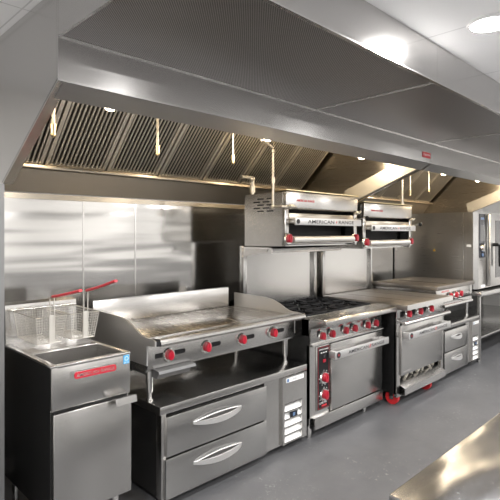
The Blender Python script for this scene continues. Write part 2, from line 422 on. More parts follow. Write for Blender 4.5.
# ------------------------------------------------------------------ fryer
FX0, FX1, FY0, FY1, FZ = .966, 1.392, 2.339, 3.05, .955
fr = thing('deep_fryer', 'stainless floor fryer with red nameplate at the near end of the line', 'deep fryer', ((FX0+FX1)/2, 2.7, 0))
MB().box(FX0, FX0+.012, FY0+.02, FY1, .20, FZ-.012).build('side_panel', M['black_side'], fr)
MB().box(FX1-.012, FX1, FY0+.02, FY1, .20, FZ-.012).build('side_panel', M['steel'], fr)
b = MB().box(FX0, FX1, FY0, FY0+.02, .735, FZ-.004, .003).build('front_panel', M['steel'], fr)
MB().box(FX0+.012, FX1-.012, FY0+.025, FY1-.01, .20, .74).build('cabinet', M['black'], fr)
d = MB().box(FX0+.004, FX1-.002, FY0-.018, FY0+.018, .21, .722, .004).build('door', M['steel'], fr)
MB().sheet([(FY0-.018, .728), (FY0-.055, .735), (FY0-.062, .70)], .005, FX1-.115, FX1+.006).build('handle', M['steel_bright'], d)
MB().box(FX0+.012, FX1-.012, FY0+.012, FY0+.02, .722, .735).build('shadow_gap', M['black'], fr)
# top: rim, tank walls, rear deck, flue
rim = MB()
rim.box(FX0-.003, FX0+.028, FY0, FY1, FZ-.012, FZ, .002).box(FX1-.028, FX1+.003, FY0, FY1, FZ-.012, FZ, .002)
rim.box(FX0+.028, FX1-.028, FY0-.004, FY0+.03, FZ-.014, FZ, .002).box(FX0+.028, FX1-.028, 2.655, 2.70, FZ-.012, FZ, .002)
rim.build('rim', M['steel_bright'], fr)
tank = MB().box(FX0+.024, FX0+.030, FY0+.03, 2.66, .745, FZ-.012).box(FX1-.030, FX1-.024, FY0+.03, 2.66, .745, FZ-.012)
tank.box(FX0+.03, FX1-.03, FY0+.026, FY0+.032, .745, FZ-.014).box(FX0+.03, FX1-.03, 2.655, 2.661, .745, FZ-.012).box(FX0+.03, FX1-.03, FY0+.03, 2.66, .741, .747)
tank.build('tank', M['steel'], fr)
MB().prism([(2.70, FZ-.006), (2.98, FZ+.005), (2.98, FZ-.02), (2.70, FZ-.02)], FX0+.028, FX1-.028).build('rear_deck', M['steel'], fr)
bs = MB().sheet([(2.985, FZ), (3.0, 1.175), (3.05, 1.185), (3.05, FZ-.2)], .006, FX0, FX1).build('flue_back', M['steel_bright'], fr)
hr = MB().cyl((FX0+.02, 2.955, 1.155), (FX1-.02, 2.955, 1.155), .006)
for x in (FX0+.06, FX1-.06): hr.cyl((x, 2.955, 1.155), (x, 2.998, 1.155), .006)
hr.build('hanger_rail', M['chrome'], fr)
for x in (FX0+.05, FX1-.05):
    for y in (FY0+.07, FY1-.08):
        MB().cyl((x, y, .03), (x, y, .205), .018, .022).cyl((x, y, 0), (x, y, .032), .014, .02).build('leg', M['chrome'], fr)
np_ = MB().prism([(1.085, .872), (1.298, .872), (1.306, .880), (1.306, .897), (1.298, .905), (1.085, .905), (1.078, .897), (1.078, .880)], FY0-.006, FY0, 'Y').build('name_plate', M['red_plate'], fr)
text('AMERICAN RANGE', 1.086, 1.297, FY0-.0068, .8885, .018, M['chrome'], np_, bold=.01)
MB().box(1.055, 1.31, FY0-.0025, FY0, .864, .913).build('plate_backing', M['steel_bright'], fr)
lb = MB().box(1.352, 1.386, FY0-.002, FY0, .895, .942).build('sticker', M['blue'], fr)
text('ENERGY STAR', 1.355, 1.383, FY0-.0025, .902, .007, M['white'], lb)
MB().tube([(1.369+.010*math.cos(a*PI/8), FY0-.0026, .923+.010*math.sin(a*PI/8)) for a in range(16)], .0015, 5, True).build('emblem', M['white'], lb)

# baskets hanging on the rail
def basket(x0, x1, ztip, yt, label):
    yf, yb, z0, z1 = 2.625, 2.955, 1.0, 1.147
    t = thing('fryer_basket', label, 'fryer basket', ((x0+x1)/2, 2.8, z0), 'wire fryer baskets')
    tp = .016   # taper at the bottom
    def P(u, v, z):  # u across, v along
        k = (z1-z)/(z1-z0)*tp
        return (x0+k+u*(x1-x0-2*k), yf+k*1.6+v*(yb-yf-3.2*k), z)
    w = MB(); r = .0011; nz, nx, ny = 10, 11, 20
    for i in range(nz+1):
        z = z0+(z1-z0)*i/nz
        w.tube([P(0, 0, z), P(1, 0, z), P(1, 1, z), P(0, 1, z)], r, 4, True)
    for i in range(nx+1):
        u = i/nx
        w.tube([P(u, 0, z1), P(u, 0, z0), P(u, 1, z0), P(u, 1, z1)], r, 4)
    for i in range(ny+1):
        v = i/ny
        w.tube([P(0, v, z1), P(0, v, z0), P(1, v, z0), P(1, v, z1)], r, 4)
    w.build('wire_mesh', M['wire'], t)
    f = MB().tube([P(0, 0, z1), P(1, 0, z1), P(1, 1, z1), P(0, 1, z1)], .0035, 8, True)
    for u in (0, 1):
        f.tube([P(u, 0, z1), P(u, 0, z0), P(u, 1, z0), P(u, 1, z1)], .0025, 6)
    f.tube([P(0, 0, z0), P(1, 0, z0)], .0025, 6).tube([P(0, 1, z0), P(1, 1, z0)], .0025, 6)
    f.build('frame', M['wire'], t)
    hk = MB()
    for u in (.3, .7):
        x = x0+u*(x1-x0)
        hk.tube([(x, yb, z1), (x, yb, z1+.012), (x, yb+.006, z1+.016)], .003, 6)
    hk.build('hook', M['wire'], t)
    xc = (x0+x1)/2; zt = 1.255 if ztip < 1.33 else 1.272
    br = MB().box(xc-.014, xc-.010, yf-.010, yf-.004, z0+.01, zt).box(xc+.010, xc+.014, yf-.010, yf-.004, z0+.01, zt)
    br.box(xc-.016, xc+.016, yf-.008, yf-.004, z0+.01, z1+.01)
    br.tube([(xc-.012, yf-.007, zt-.004), (xc, yf-.03, zt+.006), (xc, yf-.06, zt+.012)], .004, 6).tube([(xc+.012, yf-.007, zt-.004), (xc, yf-.03, zt+.006)], .004, 6)
    br.build('handle_bracket', M['wire'], t)
    y1 = yf-.02
    MB().tube([(xc, y1, zt+.003), (xc, y1-.1, zt+(ztip-zt)*.30), (xc, y1-.2, zt+(ztip-zt)*.60), (xc, yt+.02, ztip-.004), (xc, yt, ztip)], .010, 8, sx=1.1, sy=.75).build('handle_grip', M['red_grip'], t)
basket(1.0, 1.165, 1.318, 2.28, 'wire fryer basket with red handle, left one of the pair')
basket(1.19, 1.358, 1.352, 2.28, 'wire fryer basket with red handle, right one beside the griddle')

# ------------------------------------------------------------------ refrigerated chef bases
def chef_base(xa, xb, yf, yb, ztop, zb, xs, xv, label, hw, word, side):
    t = thing('chef_base', label, 'refrigerated base', ((xa+xb)/2, (yf+yb)/2, 0), 'drawer refrigerators under cooktops')
    MB().box(xa, xb, yf, yb, ztop-.047, ztop, .004).build('worktop', M['steel_dark'] if side else M['steel'], t)
    MB().box(xa+.018, xb-.012, yf+.03, yb-.01, zb, ztop-.047).build('cabinet', M['black_side'], t)
    # face frame
    MB().box(xa+.012, xa+.045, yf+.006, yf+.06, zb, ztop-.048, .002).box(xs, xv, yf+.014, yf+.03, zb, ztop-.048).box(xa+.045, xs, yf+.022, yf+.03, zb, zb+.02).build('face_frame', M['steel'], t)
    zm = (zb+ztop-.07)/2+.005
    for k, (z0, z1) in enumerate(((zm+.006, ztop-.065), (zb+.004, zm-.004))):
        d = MB().box(xa+.04-.012*k, xs-.004, yf-.012-.004*k, yf+.022, z0, z1, .003).build('drawer', M['steel_dark'], t)
        xc = (xa+.04+xs)/2-.03*hw/.2; zc = z0+(z1-z0)*.66; yy = yf-.012-.004*k
        n = 16; h = MB(); rings = []
        for i in range(n+1):
            u = -1+2*i/n; w = max(0, 1-u*u)
            px_, py_, pz = xc+u*hw, yy-.003-.042*w**.7, zc-.010*w
            hh, dd = .010+.010*w, .010+.004*w
            rings.append([h.bm.verts.new((px_, py_, pz+hh*.6)), h.bm.verts.new((px_, py_-.004*w, pz-hh)), h.bm.verts.new((px_, py_+dd, pz-hh)), h.bm.verts.new((px_, py_+dd, pz+hh*.6))])
        for i in range(n):
            for q_ in range(4): h.bm.faces.new((rings[i][q_], rings[i+1][q_], rings[i+1][(q_+1) % 4], rings[i][(q_+1) % 4]))
        h.bm.faces.new(rings[0]); h.bm.faces.new(rings[-1][::-1])
        ho = h.build('handle', M['alu'], d)
        MB().tube([(xc+u*hw*.98, yy-.004-.020*max(0, 1-u*u)**.7, zc+.004+.022*hw/.2*max(0, 1-u*u)) for u in [-1+2*i/n for i in range(n+1)]], .0032, 6).build('grip_rim', M['alu'], ho)
    # machine compartment with louvred openings
    s = (xb-.012-xv)
    fx0, fx1 = xv+.02*s/.25, xb-.012-.05*s/.25
    zs, pitch = zb+.014, .056
    g = MB().box(xv, fx0, yf-.006, yf+.02, zb, ztop-.05).box(fx1, xb-.012, yf-.006, yf+.02, zb, ztop-.05)
    g.box(fx0, fx1, yf-.006, yf+.02, zs+5*pitch, ztop-.05)
    for k in range(6):
        z = zs+k*pitch
        g.prism([(fx0, z-.008), (fx1, z-.008), (fx1, z+.004), (fx0, z+.004)], yf-.006, yf+.02, 'Y')
    g.build('vent_cover', M['steel'], t)
    lv = MB()
    for k in range(5):
        z = zs+k*pitch+.004
        lv.prism([(yf-.002, z), (yf+.028, z+.040), (yf+.029, z+.036), (yf+.001, z-.003)], fx0-.002, fx1-.002, 'X')
    lv.build('louvres', M['louvre'], t)
    q = MB().box((fx0+fx1)/2-.035*s/.25, (fx0+fx1)/2+.04*s/.25, yf-.010, yf-.002, zs+3*pitch+.004, zs+3*pitch+.044, .002).build('thermostat', M['screen'], t)
    MB().box((fx0+fx1)/2-.012, (fx0+fx1)/2+.012, yf-.0115, yf-.010, zs+3*pitch+.012, zs+3*pitch+.036).build('readout', M['lightblue'], q)
    lab = MB().box(xv+.035*s/.25, xb-.012-.035*s/.25, yf-.009, yf-.006, ztop-.092, ztop-.062).build('label_plate', M['white'], t)
    MB().box(xv+.038*s/.25, xv+.062*s/.25, yf-.0098, yf-.009, ztop-.089, ztop-.065).build('emblem', M['lightblue'], lab)
    text(word, xv+.070*s/.25, xb-.012-.045*s/.25, yf-.0095, ztop-.077, .013, M['ink'], lab)
    for x in (xa+.07, xb-.11):
        for y in (yf+.10, yb-.10):
            w = MB().cyl((x-.012, y+.01, .031), (x+.012, y+.01, .031), .031, seg=20).build('caster', M['black'], t)
            MB().box(x-.018, x+.018, y-.012, y+.028, .045, zb+.002).build('fork', M['chrome'], w)
    return t
c1 = chef_base(1.587, 2.92, 2.339, 3.12, .60, .058, 2.462, 2.635, 'long two drawer chef base carrying the four knob griddle', .20, 'TURBO AIR', 0)
c2 = chef_base(5.12, 6.17, 2.26, 3.10, .60, .072, 5.78, 5.93, 'short two drawer chef base under the far griddle', .13, 'TURBO AIR', 1)

# ------------------------------------------------------------------ near griddle
GX0, GX1, GY0, GY1 = 1.555, 2.87, 2.42, 3.10
g = thing('griddle', 'wide steel countertop griddle with four red knobs next to the fryer', 'griddle', ((GX0+GX1)/2, 2.75, .60))
MB().box(GX0+.002, GX1-.002, GY0+.012, GY1, .80, .955).build('body', M['steel_dark'], g)
MB().box(GX0, GX1, GY0, GY0+.014, .806, .955, .002).build('front_panel', M['steel'], g)
MB().box(GX0+.012, GX1-.012, GY0+.05, GY1-.02, .955, .975, .002).build('cooking_plate', M['plate'], g)
MB().prism([(2.325, .962), (2.327, .976), (2.336, .986), (2.35, .990), (2.47, .978), (2.47, .956), (2.42, .945), (2.335, .948)], GX0+.03, GX1+.02, 'X').build('front_ledge', M['steel_plain'], g)
for x0, x1 in ((GX0-.006, GX0+.004), (GX1-.004, GX1+.006)):
    MB().prism([(GY0, .83), (GY0, .945), (2.335, .955), (2.335, .984), (2.36, .992), (2.43, .993), (2.47, .998), (2.51, 1.012), (2.58, 1.045), (2.65, 1.068), (2.72, 1.078), (GY1, 1.085), (GY1, .83)], x0, x1).build('side_splash', M['steel_matte'], g)
MB().box(GX0, GX1-.08, GY1-.012, GY1, .955, 1.135, .002).build('back_splash', M['steel'], g)
MB().prism([(GX0+.0, GY1), (GX0+.0, GY1-.012), (GX1-.09, GY1-.012), (GX1-.09, GY1)], 1.135, 1.141, 'Z').build('splash_cap', M['steel_bright'], g)
MB().prism([(2.331, .955), (2.334, .982), (2.35, .989), (2.40, .989), (2.40, .955)], GX0+.005, GX0+.029).build('ledge_end', M['black'], g)
for i, x in enumerate((1.70, 1.99, 2.305, 2.62)):
    MB().prism([(x-.032+.07, .862), (x-.032+.15, .862), (x-.032+.158, .876), (x-.032+.15, .890), (x-.032+.07, .890)], GY0-.003, GY0, 'Y').build('valve_slot', M['black'], g)
    if i < 1: MB().prism([(x-.095, .862), (x-.03, .862), (x-.03, .89), (x-.095, .89)], GY0-.003, GY0, 'Y').build('valve_slot', M['black'], g)
    knob(g, x, GY0-.002, .870, .031)
tr = MB().prism([(2.392, .79), (2.415, .742), (2.70, .742), (2.70, .79)], GX0+.062, GX0+.30, 'X').build('grease_drawer', M['grey_lip'], g)
MB().sheet([(2.43, .800), (2.375, .796), (2.368, .780)], .005, GX0+.045, GX0+.315).build('lip', M['grey_lip'], tr)
for x in (GX0+.055, GX1-.035):
    for y in (2.485, GY1-.06):
        MB().cyl((x, y, .655), (x, y, .80), .022, .027).cyl((x, y, .60), (x, y, .66), .014).cyl((x, y, .60), (x, y, .612), .022).build('leg', M['chrome'], g)
        
MB().box(GX0, GX1, GY0+.02, 2.56, .788, .803).build('leg_rail', M['steel'], g)

# ------------------------------------------------------------------ ranges
def door_bar(parent, x0, x1, y, z, h, body):
    """flat bar handle on end brackets with lettering and a round emblem"""
    hb = MB().box(x0, x1, y-.014, y, z-h/2, z+h/2, .003)
    hb.box(x0+.01, x0+.05, y, y+.058, z-h/2+.004, z+h/2-.004, .003).box(x1-.05, x1-.01, y, y+.058, z-h/2+.004, z+h/2-.004, .003)
    ho = hb.build('handle', M['alu'], parent)
    w = x1-x0
    a = text('AMERICAN', x0+w*.22, x0+w*.585, y-.0146, z, h*.46, M['ink'], ho, bold=.012)
    a = text('RANGE', x0+w*.645, x0+w*.90, y-.0146, z, h*.46, M['ink'], ho, bold=.012)
    MB().prism([(x0+w*.60, z-h*.24), (x0+w*.615, z-h*.24), (x0+w*.632, z+h*.24), (x0+w*.617, z+h*.24)], y-.0155, y-.014, 'Y').build('emblem', M['red_ink'], ho)
    MB().cyl((x0+w*.055, y-.0165, z), (x0+w*.055, y-.014, z), h*.42, seg=20).build('end_disc', M['ink'], ho)
    MB().box(x0+w*.047, x0+w*.063, y-.0175, y-.0165, z-h*.10, z+h*.10).build('emblem', M['red_ink'], ho)
    return ho

# six burner range
RX0, RX1, RY0, RY1 = 2.954, 4.0, 2.339, 3.11
r = thing('gas_range', 'six burner gas range with a convection oven and red knobs', 'range', ((RX0+RX1)/2, 2.7, 0), 'gas ranges')
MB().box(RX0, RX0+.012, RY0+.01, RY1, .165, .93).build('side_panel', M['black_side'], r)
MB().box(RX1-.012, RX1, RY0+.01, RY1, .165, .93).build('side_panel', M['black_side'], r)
MB().box(RX0+.012, RX1-.012, RY0+.03, RY1-.01, .165, .885).build('oven_body', M['black'], r)
MB().box(RX0, RX0+.076, RY0, RY0+.03, .165, .73).box(RX0+.076, RX0+.245, RY0, RY0+.03, .165, .205).build('front_frame', M['steel'], r)
MB().box(RX0+.005, RX1, RY0-.006, RY0+.03, .735, .895, .003).build('control_panel', M['steel'], r)
MB().prism([(RY0-.006, .735), (RY0-.03, .732), (RY0-.03, .724), (RY0+.02, .722), (RY0+.02, .735)], RX0+.005, RX1).build('panel_ledge', M['steel_bright'], r)
MB().prism([(2.178, .935), (2.20, .945), (2.36, .950), (2.42, .940), (2.42, .80), (2.339, .80), (2.325, .86), (2.19, .892), (2.178, .90)], RX0, RX1, 'X', .003).build('front_rail', M['steel'], r)
MB().box(RX0+.02, RX1-.02, 2.42, RY1-.03, .885, .905).build('burner_box', M['black'], r)
for iy, (y0, y1) in enumerate(((2.43, 2.745), (2.75, 3.065))):
    for ix in range(3):
        x0 = RX0+.03+ix*.331; x1 = x0+.325; xc, yc = (x0+x1)/2, (y0+y1)/2
        bu = MB().cyl((xc, yc, .905), (xc, yc, .918), .055, .048, 20).cyl((xc, yc, .918), (xc, yc, .928), .040, .030, 20).build('burner', M['iron'], r)
        gr = MB(); b = .007
        z0, z1 = .932, .950
        gr.box(x0, x1, y0, y0+2*b, z0, z1, .002).box(x0, x1, y1-2*b, y1, z0, z1, .002).box(x0, x0+2*b, y0, y1, z0, z1, .002).box(x1-2*b, x1, y0, y1, z0, z1, .002)
        gr.box(x0, xc-.045, yc-b, yc+b, z0, z1+.004, .002).box(xc+.045, x1, yc-b, yc+b, z0, z1+.004, .002)
        gr.box(xc-b, xc+b, y0, yc-.045, z0, z1+.004, .002).box(xc-b, xc+b, yc+.045, y1, z0, z1+.004, .002)
        for sx in (-1, 1):
            for sy in (-1, 1):
                gr.tube([(xc+sx*.155, yc+sy*.15, (z0+z1)/2), (xc+sx*.05, yc+sy*.05, (z0+z1)/2+.004)], .008, 6)
                gr.box(xc+sx*.15-b, xc+sx*.15+b, yc+sy*.145-b, yc+sy*.145+b, .905, z0)
        gr.tube([(xc+.055*math.cos(a*PI/8), yc+.055*math.sin(a*PI/8), (z0+z1)/2) for a in range(16)], .006, 6, True)
        gr.build('grate', M['iron'], r)
for x in (3.094, 3.222, 3.411, 3.546, 3.748, 3.882):
    MB().box(x-.055, x-.02, RY0-.009, RY0-.006, .790, .835).build('valve_slot', M['black'], r)
    knob(r, x, RY0-.006, .787, .030)
# oven control column
oc = MB().box(RX0+.078, RX0+.243, RY0-.010, RY0+.02, .208, .712, .003).build('oven_control_panel', M['steel_bright'], r)
MB().box(RX0+.083, RX0+.238, RY0-.0115, RY0-.010, .214, .706).build('panel_face', M['black'], oc)
bd = MB()
for x0, x1, z0, z1 in ((.0895, .0912, .220, .700), (.2298, .2315, .220, .700), (.0895, .2315, .6983, .700), (.0895, .2315, .220, .2217)): bd.box(RX0+x0, RX0+x1, RY0-.0123, RY0-.0115, z0, z1)
bd.build('red_border', M['red_plate'], oc)
text('AMERICAN RANGE', RX0+.10, RX0+.222, RY0-.0125, .682, .010, M['white'], oc)
text('CONVECTION', RX0+.10, RX0+.20, RY0-.0125, .262, .014, M['white'], oc)
MB().box(RX0+.135, RX0+.20, RY0-.0125, RY0-.012, .232, .246).build('red_mark', M['red_ink'], oc)
for k, z in enumerate((.59, .625)):
    MB().box(RX0+.15, RX0+.185, RY0-.018, RY0-.012, z-.012, z+.012, .002).build('rocker_switch', M['red'] if k == 0 else M['ink'], oc)
for k in range(3): MB().box(RX0+.125+k*.03, RX0+.14+k*.03, RY0-.0126, RY0-.012, .652, .660).build('indicator', M['white'], oc)
for z in (.456, .322):
    tk = MB()
    for a in range(9):
        th = PI*.25+a*PI*1.5/8+PI/2+PI/4
        tk.box(RX0+.165+.062*math.cos(th)-.003, RX0+.165+.062*math.cos(th)+.003, RY0-.0126, RY0-.012, z+.058*math.sin(th)-.003, z+.058*math.sin(th)+.003)
    tk.build('dial_marks', M['white'], oc)
    knob(r, RX0+.165, RY0-.012, z, .036)
d = MB().box(RX0+.252, RX1-.012, RY0-.022, RY0+.028, .176, .712, .005).build('oven_door', M['steel'], r)
door_bar(d, 3.16, 3.985, 2.262, .632, .060, '')
MB().box(RX0+.035, RX1-.01, RY0-.025, RY0+.03, .075, .168, .004).build('kick_panel', M['steel'], r)
MB().box(RX0+.01, RX0+.03, RY0+.03, RY1-.05, .10, .165).build('base_rail', M['black'], r)
for x in (RX0+.05, 3.79):
    for y in (RY0+.05, RY1-.06):
        MB().cyl((x, y, .03), (x, y, .166), .022, .026).cyl((x, y, 0), (x, y, .032), .016, .022).build('leg', M['chrome'], r)
def riser(parent, xa, xb, with_shelf, zt=1.488):
    MB().box(xa+.045, xb-.045, 3.105, 3.115, .905, zt).build('riser_panel', M['steel'], parent)
    for x0, x1 in ((xa, xa+.045), (xb-.045, xb)):
        MB().box(x0, x1, 3.075, 3.125, .905, zt, .002).build('riser_post', M['steel_dark'], parent)
    if with_shelf:
        s = MB().prism([(3.104, 1.478), (2.76, 1.478), (2.735, 1.470), (2.728, 1.45), (2.735, 1.432), (2.75, 1.432), (2.755, 1.455), (2.77, 1.466), (3.104, 1.466)], xa+.005, xb-.06).build('shelf', M['steel_bright'], parent)
        MB().prism([(3.10, 1.466), (2.80, 1.466), (2.80, 1.44), (3.10, 1.39)], xa+.012, xa+.018).build('bracket', M['steel'], s)
riser(r, RX0, RX1, True)

# flat top range
QX0, QX1, QY0, QY1 = 4.10, 5.08, 2.232, 3.11
q = thing('gas_range', 'flat top range with three red knobs on red casters', 'range', ((QX0+QX1)/2, 2.65, 0), 'gas ranges')
MB().box(QX0, QX0+.012, QY0+.01, QY1, .115, .895).build('side_panel', M['black_side'], q)
MB().box(QX1-.012, QX1, QY0+.01, QY1, .115, .895).build('side_panel', M['black_side'], q)
MB().box(QX0+.012, QX1-.012, QY0+.10, QY1-.01, .115, .89).build('oven_body', M['black'], q)
for x in (QX0, QX1-.055): MB().box(x, x+.055, QY0, QY0+.03, .095, .76).build('front_stile', M['steel'], q)
MB().box(QX0, QX1, QY0, QY0+.03, .76, .895, .002).build('control_panel', M['steel_dark'], q)
MB().box(QX0, QX1, 2.133, QY1-.04, .895, .946, .004).build('hot_top', M['hot_plate'], q)
MB().box(QX0, QX1, 2.128, 2.134, .897, .944).build('top_edge', M['steel_bright'], q)
for x in (QX0+.30, QX0+.66): MB().box(x, x+.006, 2.14, QY1-.05, .946, .9468).build('plate_joint', M['iron'], q)
for x in (4.249, 4.475, 4.71):
    for a, b in ((-.085, -.03), (.04, .085)): MB().box(x+a, x+b, QY0-.004, QY0, .817, .868).build('valve_slot', M['black'], q)
    knob(q, x, QY0-.03, .842, .032)
    MB().cyl((x, QY0, .842), (x, QY0-.03, .842), .012).build('stem', M['chrome'], q)
ru = MB().cyl((QX0-.02, 2.15, .775), (QX1-.04, 2.15, .775), .018, seg=20)
for x in (QX0+.03, QX1-.09): ru.box(x, x+.03, 2.15, QY0+.005, .768, .782)
ru.build('front_roll', M['steel_bright'], q)
d = MB().box(QX0+.060, QX1-.058, QY0-.018, QY0+.03, .275, .74, .005).build('oven_door', M['steel'], q)
door_bar(d, QX0+.045, QX1-.035, 2.150, .655, .062, '')
MB().box(QX0+.085, QX0+.235, QY0-.0195, QY0-.018, .30, .312).build('small_plate', M['steel_bright'], d)
MB().box(QX0+.055, QX1-.055, QY0+.08, QY0+.10, .19, .275).build('burner_opening', M['dark_in'], q)
for i in range(7):
    x = QX0+.11+i*.118; dz = .018*math.sin(i*2.1); MB().cyl((x, QY0+.04, .232-dz), (x+.05+.03*(i % 2), QY0+.055, .236+dz), .010+.005*(i % 2), seg=8).build('burner_pipe', M['galv'], q)
MB().sheet([(QY0+.05, .205), (QY0-.045, .162), (QY0-.045, .105), (QY0+.03, .098)], -.004, QX0+.06, QX1-.056).build('kick_panel', M['steel_bright'], q)
MB().box(QX0, QX1, QY0+.002, QY0+.03, .085, .10).build('base_frame', M['steel_dark'], q)
for x, y in ((QX0+.055, QY0+.075), (QX1-.30, QY0+.055), (QX0+.055, QY1-.08), (QX1-.06, QY1-.08)):
    w = MB().cyl((x-.018, y, .064), (x+.018, y, .064), .064, seg=28)
    w.build('caster', M['red_caster'], q)
    f = MB().box(x-.026, x-.020, y-.02, y+.02, .05, .115).box(x+.020, x+.026, y-.02, y+.02, .05, .115).box(x-.026, x+.026, y-.03, y+.03, .112, .118).cyl((x-.028, y, .064), (x+.028, y, .064), .014)
    f.build('caster_fork', M['chrome'], q)
riser(q, QX0, QX1, False, 1.443)

# far countertop griddle
k2 = thing('griddle', 'small countertop hot plate with red knobs on the far chef base', 'griddle', (5.6, 2.7, .60))
KX0, KX1, KY0, KY1 = 5.10, 6.13, 2.30, 3.11
MB().box(KX0, KX1, KY0, KY1, .975, 1.02, .005).build('cooking_plate', M['hot_plate'], k2)
MB().box(KX0+.40, KX0+.43, KY0+.09, KY1-.14, 1.02, 1.0215).build('grease_slot', M['iron'], k2)
MB().box(KX0+.012, KX1-.012, KY0+.03, KY1-.01, .80, .975).build('body', M['steel_dark'], k2)
MB().box(KX0+.01, KX1-.10, KY0+.018, KY0+.032, .84, .975, .002).build('front_panel', M['steel'], k2)
text('AMERICAN RANGE', KX0+.13, KX0+.33, KY0+.0175, .952, .018, M['red_ink'], k2, bold=.02)
MB().box(KX0+.03, KX1-.14, KY0+.008, KY0+.018, .846, .862).build('valve_slot', M['black'], k2)
for x, z in ((5.12+.04, .868), (5.12+.155, .872), (5.42, .893), (5.57, .895), (5.70, .898)):
    knob(k2, x, KY0+.008, z, .032 if z > .88 else .024)
MB().cyl((KX0, 2.235, .814), (5.86, 2.235, .814), .018, seg=18).box(KX0+.02, KX0+.05, 2.235, KY0+.04, .808, .82).box(5.79, 5.82, 2.235, KY0+.04, .808, .82).build('front_roll', M['steel_bright'], k2)
for x in (KX0+.27, KX1-.08):
    for y in (2.37, KY1-.08):
        MB().cyl((x, y, .66), (x, y, .80), .018, .022).cyl((x, y, .60), (x, y, .662), .015).cyl((x, y, .60), (x, y, .612), .022).build('leg', M['chrome'], k2)
st = MB().cyl((KX0+.47, 2.34, .80), (KX0+.60, 2.55, .615), .012).build('strut', M['chrome'], k2)

# ------------------------------------------------------------------ salamanders
def salamander(xa, xb, label, z0):
    yf, yb, z1 = 2.585, 3.06, z0+.452
    t = thing('salamander_broiler', label, 'broiler', ((xa+xb)/2, 2.85, z0), 'salamander broilers')
    MB().prism([(yf+.035, z0), (yf+.035, z1-.012), (yb, z1-.012), (yb, z0)], xa, xa+.012).build('side_panel', M['steel_plain'], t)
    MB().prism([(yf+.035, z0), (yf+.035, z1-.012), (yb, z1-.012), (yb, z0)], xb-.012, xb).build('side_panel', M['steel'], t)
    MB().box(xa+.012, xb-.012, yb-.02, yb-.005, z0, z1-.012).build('back_panel', M['steel_dark'], t)
    MB().box(xa+.012, xb-.012, yf+.06, yb-.02, z0, z0+.012).build('floor_pan', M['steel_dark'], t)
    MB().prism([(yf+.13, z1+.004), (yf-.01, z1+.012), (yf-.01, z1+.004), (yf+.13, z1-.004)], xa-.005, xb+.003).build('top_visor', M['brass'], t)
    MB().box(xa+.012, xb-.012, yf+.13, yb, z1-.016, z1-.008).build('top_panel', M['steel_dark'], t)
    MB().prism([(yf-.002, z1-.005), (yf+.002, z1-.135), (yf+.012, z1-.145), (yf+.05, z1-.145), (yf+.05, z1-.005)], xa+.004, xb-.004, 'X', .002).build('hood_front', M['steel_plain'], t)
    for x0, x1 in ((xa, xa+.05), (xb-.05, xb)):
        MB().box(x0, x1, yf+.01, yf+.04, z0, z1-.146, .002).build('front_post', M['steel_plain'], t)
    MB().box(xa+.05, xb-.05, yf+.16, yf+.18, z0+.01, z1-.145).build('fire_box', M['black'], t)
    rack = MB().box(xa+.055, xb-.055, yf+.012, yf+.05, z1-.265, z1-.178, .003).build('rack_panel', M['steel_inner'], t)
    gd = MB()
    for i in range(24):
        x = xa+.07+i*(xb-xa-.14)/23; gd.box(x-.004, x+.004, yf+.05, yf+.16, z1-.275, z1-.265)
    gd.box(xa+.055, xb-.055, yf+.045, yf+.055, z1-.28, z1-.264).build('rack_grid', M['iron'], t)
    hb = MB().box(xa+.06, xb-.02, yf-.052, yf-.040, z1-.277, z1-.217, .002).box(xa+.07, xa+.10, yf-.04, yf+.02, z1-.258, z1-.236).box(xb-.09, xb-.06, yf-.04, yf+.02, z1-.258, z1-.236).build('handle', M['alu'], rack)
    w = xb-xa
    text('AMERICAN', xa+w*.21, xa+w*.565, yf-.0526, z1-.247, .030, M['ink'], hb, bold=.012)
    text('RANGE', xa+w*.63, xa+w*.86, yf-.0526, z1-.247, .030, M['ink'], hb, bold=.012)
    MB().prism([(xa+w*.590, z1-.257), (xa+w*.599, z1-.257), (xa+w*.608, z1-.237), (xa+w*.599, z1-.237)], yf-.0535, yf-.052, 'Y').build('emblem', M['red_ink'], hb)
    MB().cyl((xa+.095, yf-.056, z1-.247), (xa+.095, yf-.052, z1-.247), .020, seg=18).build('end_disc', M['ink'], hb)
    # drip tray roll between the knobs
    tr = MB().box(xa+.06, xb-.06, yf+.0, yf+.14, z0+.02, z0+.035).build('drip_tray', M['steel'], t)
    MB().cyl((xa+.07, yf-.008, z0+.055), (xb-.10, yf-.008, z0+.055), .030, seg=20).build('tray_roll', M['steel_matte'], tr)
    for x in (xa+.03, xb-.05): knob(t, x, yf+.0, z0+.062, .034)
    # lever with ball at the right hand end
    lv = MB().tube([(xb+.0, yf+.03, z1-.215), (xb+.005, yf-.03, z1-.205), (xb+.05, yf-.06, z1-.20)], .006, 8).build('lever', M['chrome'], t)
    MB().sph((xb+.06, yf-.065, z1-.20), .022).build('ball', M['black'], lv)
    MB().tube([(xb-.05, yf-.0, z1-.155), (xb-.0, yf-.02, z1-.150), (xb+.02, yf-.02, z1-.135)], .010, 8).sph((xb-.03, yf-.015, z1-.15), .018).build('gas_fitting', M['galv'], t)
    vs = MB()
    for i in range(5):
        for j in range(2):
            y = 2.72+j*.11+(i % 2)*.045; z = z1-.055-i*.026
            vs.box(xa-.0012, xa, y, y+.075, z-.005, z+.005)
    vs.build('side_vents', M['ink'], t)
    text('AMERICAN RANGE', xa+w*.13, xa+w*.36, yf-.0012, z1-.072, .020, M['red_ink'], t, slope=-.03, bold=.02)
    for x in (xa+.02, xb-.02):
        for y in (yf+.06, yb-.03):
            pass
    return t
salamander(2.955, 3.998, 'nearer steel salamander broiler on the riser above the six burner range', 1.49)
salamander(4.105, 5.085, 'farther steel salamander broiler above the flat top range', 1.445)

